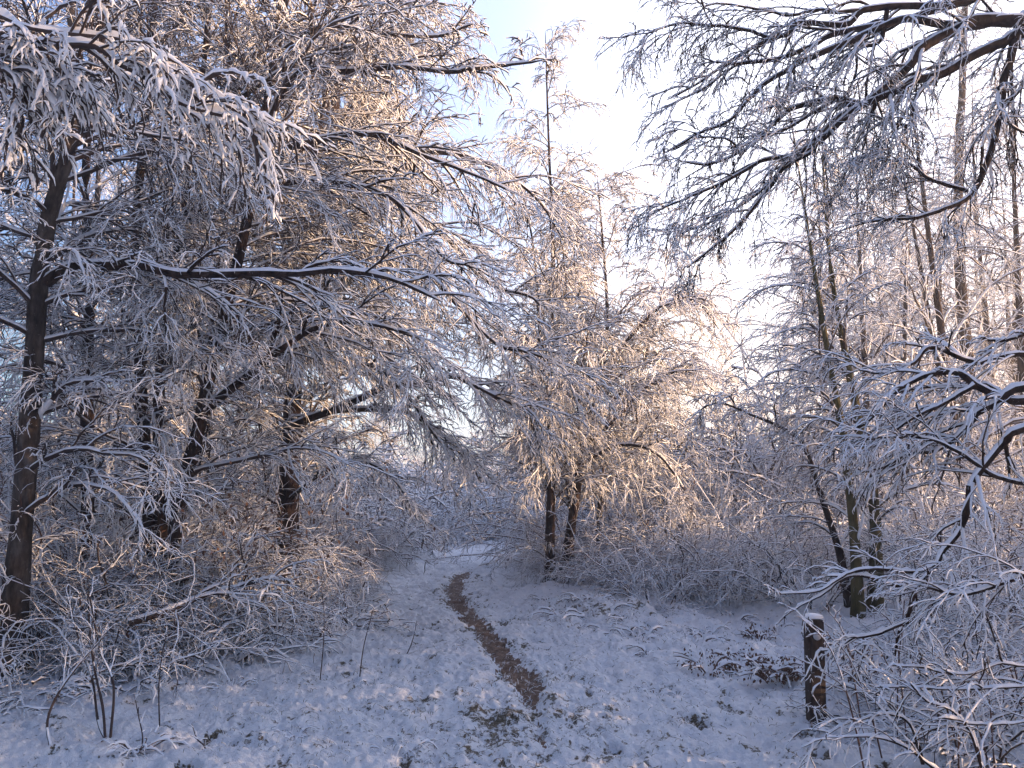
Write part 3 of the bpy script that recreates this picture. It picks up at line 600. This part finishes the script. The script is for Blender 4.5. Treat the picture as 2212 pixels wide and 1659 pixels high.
SHADE_TREES = [(x_+rng.uniform(-.8, .8), y_+rng.uniform(-.8, .8), rng.uniform(.85, 1.1), int(rng.integers(0, 4))) for x_ in (9.6, 12.2, 15, 19) for y_ in (-4, -1.5, 1, 3.0, 4.6)]+[(-7.5, -1, 1.1, 0), (-5.5, -3.5, 1., 1), (-2.5, -4.5, 1.05, 3), (.5, -5, 1., 0), (3.5, -4.2, 1., 2), (6, -3, 1.05, 1), (-8.5, 2, 1.1, 3), (-7, 4.6, .95, 2), (-4.5, -7, 1.1, 0), (-1, -8, 1.1, 2), (2.5, -8, 1.1, 1), (6, -7, 1.1, 3), (7.2, .2, 1., 0), (-11, 0, 1.2, 1), (-11, 5, 1.2, 0), (8.4, 4.2, 1.1, 4), (8.2, 5.3, .95, 4), (10.4, 5.6, 1.1, 4), (8.6, 8.0, .85, 4), (10.6, 8.0, .95, 4), (9.4, 3.6, 1.1, 4), (11.6, 4.2, 1.15, 4), (9.2, 6.6, .8, 4), (11.4, 6.4, 1., 4), (13.4, 5.6, 1.1, 4), (12.6, 7.6, 1.1, 4), (8.8, 9.9, .65, 4), (10.8, 10.2, .7, 4), (9.8, 9.3, .7, 4), (14.5, 7.4, 1.1, 4), (9.5, 9.2, .55, 4), (15, 8.3, .9, 4)]  # unseen trees added to shade the foreground from sun and sky
SHADE_TREES = [o_ for o_ in SHADE_TREES if not (o_[0] > 8 and abs(o_[1]-(6.7-.176*(o_[0]+.3))) < .75)]  # lane cut through the added trees so a sunbeam reaches the ground
for x, y, s, v in SHADE_TREES:
    place(v, x, y, s, rng.uniform(0, 6.3), 'birch_tree', 'unseen birch added around and behind the viewpoint to block light, outside the frame', 'tree', 'unseen birches added outside the frame for shade')

# ============ tall thicket behind ============
r = np.random.default_rng(66)
for i in range(30):
    y = r.uniform(13, 24); x = -.22*y-r.uniform(1.2, 8); shrub(int(r.integers(2, 4)), x, y, r.uniform(1.5, 2.5), r.uniform(0, 6.3), 'tall snowy thicket shrub seen between the trunks of the left grove', 'thicket behind the left grove')
for i in range(46):
    y = r.uniform(15.5, 36); x = max(r.uniform(.2, .62)*y, .14*y+2.4); shrub(int(r.choice([2, 3, 2, 6])), x, y, r.uniform(.9, 2.7), r.uniform(0, 6.3), 'tall snowy thicket shrub in the sunlit wood behind the trees on the right', 'thicket behind the right-hand trees')
for i in range(26):
    y = r.uniform(32, 46); x = r.uniform(-.22, .2)*y; shrub(5, x, y, r.uniform(1.4, 2.6), r.uniform(0, 6.3), 'pale frosted thicket shrub far behind the bend of the path', 'far thicket beyond the path')
# ============ shrubs ============
def scatter(lst, label, group, seed, name='snowy_shrub'):
    r = np.random.default_rng(seed)
    for (px, py, v, sc) in lst:
        x, y = hit(px+r.uniform(-14, 14), py+r.uniform(-16, 8)*(v != 7)); shrub(v, x, y, sc, r.uniform(0, 6.3), label, group, None, name)
scatter([(30, 1420, 6, 1.0), (130, 1440, 0, 1.1), (230, 1400, 6, 1.0), (300, 1430, 6, .9), (380, 1380, 3, 1.1), (470, 1390, 0, 1.), (80, 1380, 6, 1.2), (180, 1350, 3, 1.2), (280, 1340, 6, 1.2), (420, 1330, 3, 1.2), (520, 1310, 6, 1.), (560, 1350, 1, .9), (10, 1340, 2, 1.4), (340, 1290, 3, 1.4), (470, 1270, 2, 1.3), (230, 1290, 3, 1.5), (120, 1290, 2, 1.5)],
        'tangled snowy shrub in the thicket at the foot of the left grove', 'shrubs at the foot of the left grove', 1)
scatter([(640, 1350, 4, 1.5), (590, 1390, 4, 1.4), (520, 1410, 4, 1.4), (450, 1440, 4, 1.3), (360, 1450, 4, 1.3), (680, 1330, 4, 1.3), (720, 1310, 1, .8), (740, 1350, 4, 1.2), (280, 1480, 4, 1.2), (160, 1480, 4, 1.3), (60, 1500, 4, 1.3), (690, 1290, 1, .9), (620, 1320, 1, .9)],
        'low sprawling snowed twigs spilling onto the snow below the left grove', 'low twigs spilling onto the snow on the left', 2, 'sprawling_shrub')
scatter([(670, 1260, 6, .9), (720, 1245, 3, .9), (760, 1245, 6, .7), (640, 1240, 6, 1.2), (775, 1228, 2, .7), (800, 1215, 5, .7), (720, 1215, 6, 1.3), (670, 1215, 3, 1.6), (760, 1205, 5, 1.2), (700, 1200, 5, 1.5), (810, 1198, 5, .9)],
        'dense frosted shrub lining the left side of the path', 'frosted shrubs lining the left side of the path', 3)
scatter([(840, 1185, 5, .8), (885, 1180, 5, .9), (925, 1172, 5, 1.1), (965, 1166, 5, 1.), (1010, 1160, 5, 1.2), (1060, 1160, 5, .7), (1110, 1160, 5, .9), (1150, 1165, 5, 1.2), (985, 1155, 5, 1.6), (1090, 1150, 5, 1.5)],
        'white frosted bush beyond the bend of the path', 'frosted bushes beyond the bend of the path', 4)
scatter([(1265, 1262, 6, .8), (1310, 1280, 6, .9), (1345, 1295, 6, .6), (1385, 1275, 6, 1.0), (1425, 1305, 6, .8), (1330, 1235, 6, 1.5), (1400, 1240, 2, 1.4), (1290, 1225, 6, 1.6), (1470, 1295, 0, 1.0), (1505, 1260, 6, 1.2), (1165, 1240, 6, .5), (1440, 1250, 6, 1.4)],
        'brown-twigged snowy shrub at the foot of the central birch', 'shrubs at the foot of the central birch', 5)
scatter([(1540, 1290, 2, .9), (1590, 1300, 0, 1.1), (1640, 1300, 2, .9), (1700, 1310, 0, 1.1), (1760, 1310, 2, .9), (1570, 1240, 0, 1.6), (1640, 1230, 0, 1.6), (1720, 1240, 2, 1.4), (1800, 1260, 0, 1.4), (1960, 1300, 2, 1.), (2040, 1310, 2, 1.1), (2120, 1340, 2, 1.1), (2190, 1330, 2, 1.2), (2000, 1240, 2, 1.6), (2100, 1250, 2, 1.7), (2200, 1260, 2, 1.8), (2160, 1420, 0, 1.), (2080, 1390, 0, .9)],
        'tangled snowy shrub in the undergrowth on the right', 'shrubs of the right-hand undergrowth', 6)
scatter([(1960, 1480, 4, 1.1), (2040, 1500, 4, 1.2), (2120, 1520, 4, 1.2), (2190, 1560, 4, 1.2), (2000, 1560, 4, 1.1), (2080, 1600, 4, 1.1), (2170, 1640, 4, 1.1), (1930, 1430, 4, 1.1), (2200, 1460, 1, 1.), (2230, 1520, 1, .9), (1880, 1600, 4, .8)],
        'low twiggy undergrowth in the bottom right corner', 'undergrowth in the bottom right corner', 7, 'undergrowth')

TU = [(1230, 1335, 1.2), (1285, 1345, 1.4), (1240, 1365, .8), (1330, 1375, 1.2), (1190, 1300, .8), (1370, 1350, .9), (1420, 1420, 1.1), (1490, 1405, 1.3), (1455, 1450, .8), (1530, 1380, 1.), (860, 1625, .7), (505, 1490, .7), (1270, 1300, 1.1), (1350, 1310, 1.1), (1440, 1340, 1.1), (1570, 1350, 1.2), (1380, 1390, 1.3), (1420, 1500, .6), (300, 1620, .9), (1650, 1370, 1.2), (640, 1590, .5), (800, 1480, .6), (960, 1410, .6)]
scatter([(a, b, 7, c) for a, b, c in TU], 'small snow-capped tussock of dead grass on the open snow', 'grass tussocks on the open snow', 8, 'grass_tussock')
# ============ wooden post ============
px, py = hit(1764, 1572); pz = G(px, py)
t = thing('wooden_post', (px, py, pz), 'dark square wooden post with a snow cap, left half weathered grey', 'post')
t.rotation_euler = (0, radians(1.2), radians(33)); t.rotation_euler = (radians(-.8), radians(1.4), radians(2))
def rbox(w_, d_, z0, z1, bev, nzs=14, jit=0, mats=None, taper=0):
    mb = MB(); c = []
    for (sx, sy) in ((1, 1), (-1, 1), (-1, -1), (1, -1)):
        a0 = math.atan2(sy, sx)
        for q in (-30, 0, 30): c.append((sx*(w_/2-bev)+bev*cos(a0+radians(q)), sy*(d_/2-bev)+bev*sin(a0+radians(q))))
    c = np.array(c); K = len(c); zs = np.linspace(z0, z1, nzs); V = []
    for z in zs: V.append(np.c_[c*(1+jit*rng.standard_normal((K, 1))), np.full(K, z)])
    for f_, dz in ((.85, .006), (.5, .009), (.02, .010)): V.append(np.c_[c*f_, np.full(K, z1+dz)])
    V = np.array(V); n = len(V); k = np.arange(K)
    b = (np.arange(n-1)*K)[:, None]; F = np.stack([b+k, b+(k+1) % K, b+K+(k+1) % K, b+K+k], -1); mb.add(V, F, 0); return mb
def m_post(t_, b):
    p = objpos(t_); mp = t_.nodes.new('ShaderNodeMapping'); mp.inputs['Scale'].default_value = (14, 14, 1.1); t_.links.new(p, mp.inputs[0])
    n = nz(t_, 3, 6, vec=mp.outputs[0], rough=.7)
    c = ramp(t_, n.outputs[0], [(.35, (.014, .009, .008)), (.55, (.035, .019, .014)), (.72, (.08, .06, .05))])
    n2 = nz(t_, 26, 4, vec=p); s = ramp(t_, n2.outputs[0], [(.70, (0, 0, 0)), (.76, (1, 1, 1))])
    t_.links.new(mixc(t_, s, c, (.6, .6, .63)), b.inputs['Base Color']); b.inputs['Roughness'].default_value = .85; bump(t_, b, n.outputs[0], .012)
rbox(.108, .095, -.1, .70, .008, 16, .012).build('shaft', [mat('weathered_wood', m_post)], t)
capm = rbox(.115, .102, .7125, .735, .03, 5, .01)
V = capm.v[0].reshape(-1, 12, 3)
for i in range(V.shape[0]):
    f_ = [.93, 1.0, 1.0, .93, .8, .62, .34, .02][min(i, 7)]; V[i, :, :2] = V[1, :, :2]/1.0*f_; V[i, :, 2] = [.7115, .716, .724, .732, .738, .742, .744, .745][min(i, 7)]
capm.build('snow_cap', [SNOW], t)
# small hollow-mounted disc on the front face, half covered by snow
mb = MB(); K = 12; a = np.arange(K)*2*pi/K; V = []
for f_, yy in ((1, 0), (1, -.008), (.85, -.012), (.02, -.012)): V.append(np.c_[np.cos(a)*.026*f_, np.full(K, -.0485+yy), .60+np.sin(a)*.026*f_])
V = np.array(V); b = (np.arange(3)*K)[:, None]; k = np.arange(K); mb.add(V, np.stack([b+k, b+(k+1) % K, b+K+(k+1) % K, b+K+k], -1), 0)
def m_disc(t_, b): b.inputs['Base Color'].default_value = (.35, .36, .4, 1); b.inputs['Roughness'].default_value = .5
mb.build('marker_disc', [mat('marker_disc', m_disc)], t)

# ============ bracken and dead leaves ============
def m_leaf(t, b):
    n = nz(t, 8, vec=geopos(t)); t.links.new(ramp(t, n.outputs[0], [(.35, (.055, .026, .016)), (.65, (.16, .075, .04))]), b.inputs['Base Color']); b.inputs['Roughness'].default_value = .8
LEAF = mat('dead_leaf', m_leaf)
def leaves(mb, c, n, sx, sz, size, seed):
    r = np.random.default_rng(seed); P = np.array(c)+r.standard_normal((n, 3))*np.array([sx, sx, sz])
    d = unit(r.standard_normal((n, 3))*np.array([.5, .5, .4])+np.array([0, 0, -1.])); s = unit(np.cross(d, r.standard_normal((n, 3)))); L = size*r.uniform(.6, 1.4, (n, 1)); nn = np.cross(d, s)
    V = np.stack([P, P+d*L*.5+s*L*.3+nn*L*.1, P+d*L, P+d*L*.5-s*L*.3+nn*L*.12], 1); F = np.arange(n*4).reshape(n, 4); mb.add(V, F, 0)
r = np.random.default_rng(5)
for i, (px, py, hh, lab) in enumerate([(1530, 1475, .3, 'wilted brown bracken tuft with hanging fronds, leftmost of those beside the post'), (1600, 1460, .28, 'wilted brown bracken clump between the leftmost tuft and the post'), (1660, 1480, .26, 'dark brown bracken clump close to the left of the post'), (1700, 1495, .24, 'dark bracken clump touching the left side of the post'),
                                  (1830, 1450, .34, 'tall red-brown bracken clump right behind the post'), (1860, 1480, .28, 'low brown bracken clump to the right of the post'), (1640, 1400, .22, 'small wilted bracken tuft up the slope left of the post')]):
    x, y = hit(px, py); z = G(x, y); mb = MB(); m = 16
    a = r.uniform(0, 2*pi, m); Q = np.empty((m, 7, 3)); Q[:, 0] = (x, y, z); Dd = unit(np.stack([np.cos(a)*.6, np.sin(a)*.6, np.ones(m)], -1))
    for q in range(1, 7): Q[:, q] = Q[:, q-1]+Dd*hh/5*r.uniform(.7, 1.3, (m, 1)); Dd[:, 2] -= .28; Dd = unit(Dd+r.standard_normal(Dd.shape)*.12)
    tubes(mb, Q, np.broadcast_to(np.linspace(.003, .0012, 7), (m, 7)), .022, 'twig')
    mm = mb.m; mb.m = [x_*1 for x_ in mm]
    for q in range(m):
        leaves(mb, Q[q, 4], 12, .03, .04, .03, 50+i*20+q)
        mb.m[-1] = np.full(12, 2)
    tag(mb.build('bracken', [TWIGR, SNOW, LEAF], None, (x, y, z)), lab, 'fern', 'wilted bracken around the post')
for i in range(22):
    gx, gy = hit(r.uniform(1830, 2230), r.uniform(1560, 1720)); a = r.uniform(-.6, .6); H = r.uniform(.45, 1.0)
    P = smooth_line([(gx, gy, G(gx, gy)-.02), (gx-a*.12, gy+.02, H*.45), (gx-a*.3, gy+.04, H*.8), (gx-a*.55-.05, gy+.05, H)], 12); mb = MB()
    clothe(mb, P, rad(.0045, .002, 12), snow=.005, k=(5, 2, 0), ln=(.22, .1), kind='branch', tw=.0014, t0=.35, ang=((20, 45),)*3, droop=(.05, .08, .1))
    tag(mb.build('undergrowth_stem', [TWIGR, SNOW]), 'thin upright stem of the undergrowth in the bottom right corner', 'stem', 'upright stems in the bottom right corner')
# dead leaves still hanging in the left thicket
mb = MB()
for i, (px, py, Y, n) in enumerate([(690, 1060, 8.5, 70), (600, 1120, 8, 90), (680, 1180, 9, 60), (520, 1080, 8, 40), (350, 800, 8, 12), (480, 820, 8, 14), (560, 1160, 8.4, 60), (470, 1140, 7.5, 40), (820, 1000, 10, 25)]):
    leaves(mb, at(px, py, Y), n, .28, .22, .045, 400+i)
tag(mb.build('dead_leaves', [LEAF]), 'withered brown leaves hanging in the left thicket', 'leaves', kind='stuff')

# ============ fallen limb, saplings, litter ============
mb = MB(); P = smooth_line([at(.3348*x, 1097+.3348*y, Y) for x, y, Y in ((830, 740, 7.2), (1000, 690, 7.3), (1120, 650, 7.4), (1300, 570, 7.6), (1500, 520, 7.8), (1700, 460, 8.0), (1900, 420, 8.2))], 30)
tubes(mb, P[None], rad(.036, .014, 30)[None], .007, 'limb')
clothe(mb, P[8:], rad(.03, .015, 22), k=(8, 5, 3), ln=(.7, .3, .15), snow=.012, kind=None)
tag(mb.build('fallen_limb', [TWIG, SNOW]), 'thick dark fallen limb leaning up to the right in the left thicket', 'branch')
SAP = [([(.3348*x, 1097+.3348*y) for x, y in ((1030, 1430), (1025, 1150), (1045, 950), (1075, 800))], 'thin bare sapling standing alone in the snow below the left thicket'),
       ([(690, 1482), (698, 1400), (700, 1320), (692, 1262)], 'tall thin bare sapling on the left bank by the path'),
       ([(775, 1480), (785, 1400), (800, 1340), (808, 1310)], 'thin bare sapling just left of the sunlit snow'),
       ([(110, 1618), (102, 1560), (125, 1500), (175, 1430), (230, 1370)], 'curved dark sapling rising from the snow at the lower left'),
       ([(228, 1605), (222, 1530), (205, 1450), (195, 1380), (190, 1290)], 'straight thin sapling from a forked foot at the lower left'),
       ([(232, 1605), (212, 1560), (200, 1470), (175, 1400), (150, 1300)], 'left-leaning thin sapling sharing the forked foot at the lower left'),
       ([(238, 1600), (245, 1480), (215, 1400), (190, 1270)], 'right-hand stem sharing the forked foot at the lower left'),
       ([(870, 1430), (885, 1400), (895, 1370), (900, 1340)], 'short dark twig sticking out of the snow left of the path'),
       ([(450, 1632), (440, 1610), (425, 1595), (415, 1565)], 'small forked twig in the snow at the bottom left'),
       ([(305, 1625), (308, 1590), (300, 1550), (290, 1500)], 'thin stalk rising from a dark tussock at the bottom left')]
for i, (pts, lab) in enumerate(SAP):
    gx, gy = hit(*pts[0]); P = smooth_line([at(x, y, gy+.05*j) for j, (x, y) in enumerate(pts)], 16); P[:, 2] += (G(gx, gy)-P[0, 2])*np.linspace(1, .3, 16); mb = MB()
    if i in (3, 4, 5, 6): clothe(mb, P, rad(.009, .004, 16), snow=.003, k=(7, 3, 2), ln=(.3, .15, .08), kind='limb', tw=.0016, t0=.4, ang=((15, 40),)*3, droop=(.02, .05, .05))
    else: clothe(mb, P, rad(.005, .0025, 16), snow=.0025, k=(4, 0), ln=(.12,), kind='trunk', tw=.0015, t0=.4)
    tag(mb.build('sapling', [TWIG, SNOW]), lab, 'sapling', 'thin bare saplings and twigs standing in the snow')

# ============ frosty air ============
if True:
    me = bpy.data.meshes.new('haze'); x0, x1, y0, y1, z0, z1 = -34, 42, -14, 75, -3, 19
    vs = [(x, y, z) for x in (x0, x1) for y in (y0, y1) for z in (z0, z1)]
    me.from_pydata(vs, [], [(0, 1, 3, 2), (4, 6, 7, 5), (0, 4, 5, 1), (2, 3, 7, 6), (0, 2, 6, 4), (1, 5, 7, 3)])
    o = bpy.data.objects.new('haze', me); COL.objects.link(o); tag(o, None, None, kind='stuff')
    m = bpy.data.materials.new('haze'); m.use_nodes = True; t = m.node_tree; t.nodes.clear()
    v = t.nodes.new('ShaderNodeVolumePrincipled'); v.inputs['Density'].default_value = .0045; v.inputs['Anisotropy'].default_value = .3
    v.inputs['Color'].default_value = (.95, .95, .97, 1); out = t.nodes.new('ShaderNodeOutputMaterial'); t.links.new(v.outputs[0], out.inputs['Volume'])
    me.materials.append(m)

# ============ one label for each thing that can be told apart ============
ORD = 'first second third fourth fifth sixth seventh eighth ninth tenth eleventh twelfth thirteenth fourteenth fifteenth sixteenth seventeenth eighteenth nineteenth twentieth'.split()+['twenty-first', 'twenty-second', 'twenty-third', 'twenty-fourth', 'twenty-fifth']
def px_of(o): return o.location.x/max(o.location.y, .1)
for grp, what in (('shrubs at the foot of the left grove', 'tangled snowy shrub at the foot of the left grove'),
                  ('low twigs spilling onto the snow on the left', 'low snowed twigs spilling from the left thicket'),
                  ('frosted shrubs lining the left side of the path', 'frosted shrub lining the left of the path'),
                  ('frosted bushes beyond the bend of the path', 'white frosted bush beyond the path bend'),
                  ('shrubs at the foot of the central birch', 'brown-twigged shrub by the central birch'),
                  ('shrubs of the right-hand undergrowth', 'tangled snowy shrub of the right undergrowth'),
                  ('undergrowth in the bottom right corner', 'low twiggy undergrowth in the bottom right corner'),
                  ('upright stems in the bottom right corner', 'thin upright stem in the bottom right corner'),
                  ('grass tussocks on the open snow', 'snow-capped grass tussock on the open snow'),
                  ('birches of the wood behind the left grove', 'snowy birch behind the left grove'),
                  ('birches of the wood on the right', 'weeping snowy birch of the wood on the right')):
    L = sorted([o for o in SC.objects if o.get('group') == grp], key=px_of)
    for i, o in enumerate(L): o['label'] = what+', '+(('leftmost of its group' if i == 0 else 'rightmost of its group' if i == len(L)-1 else ORD[i]+' from the left'))
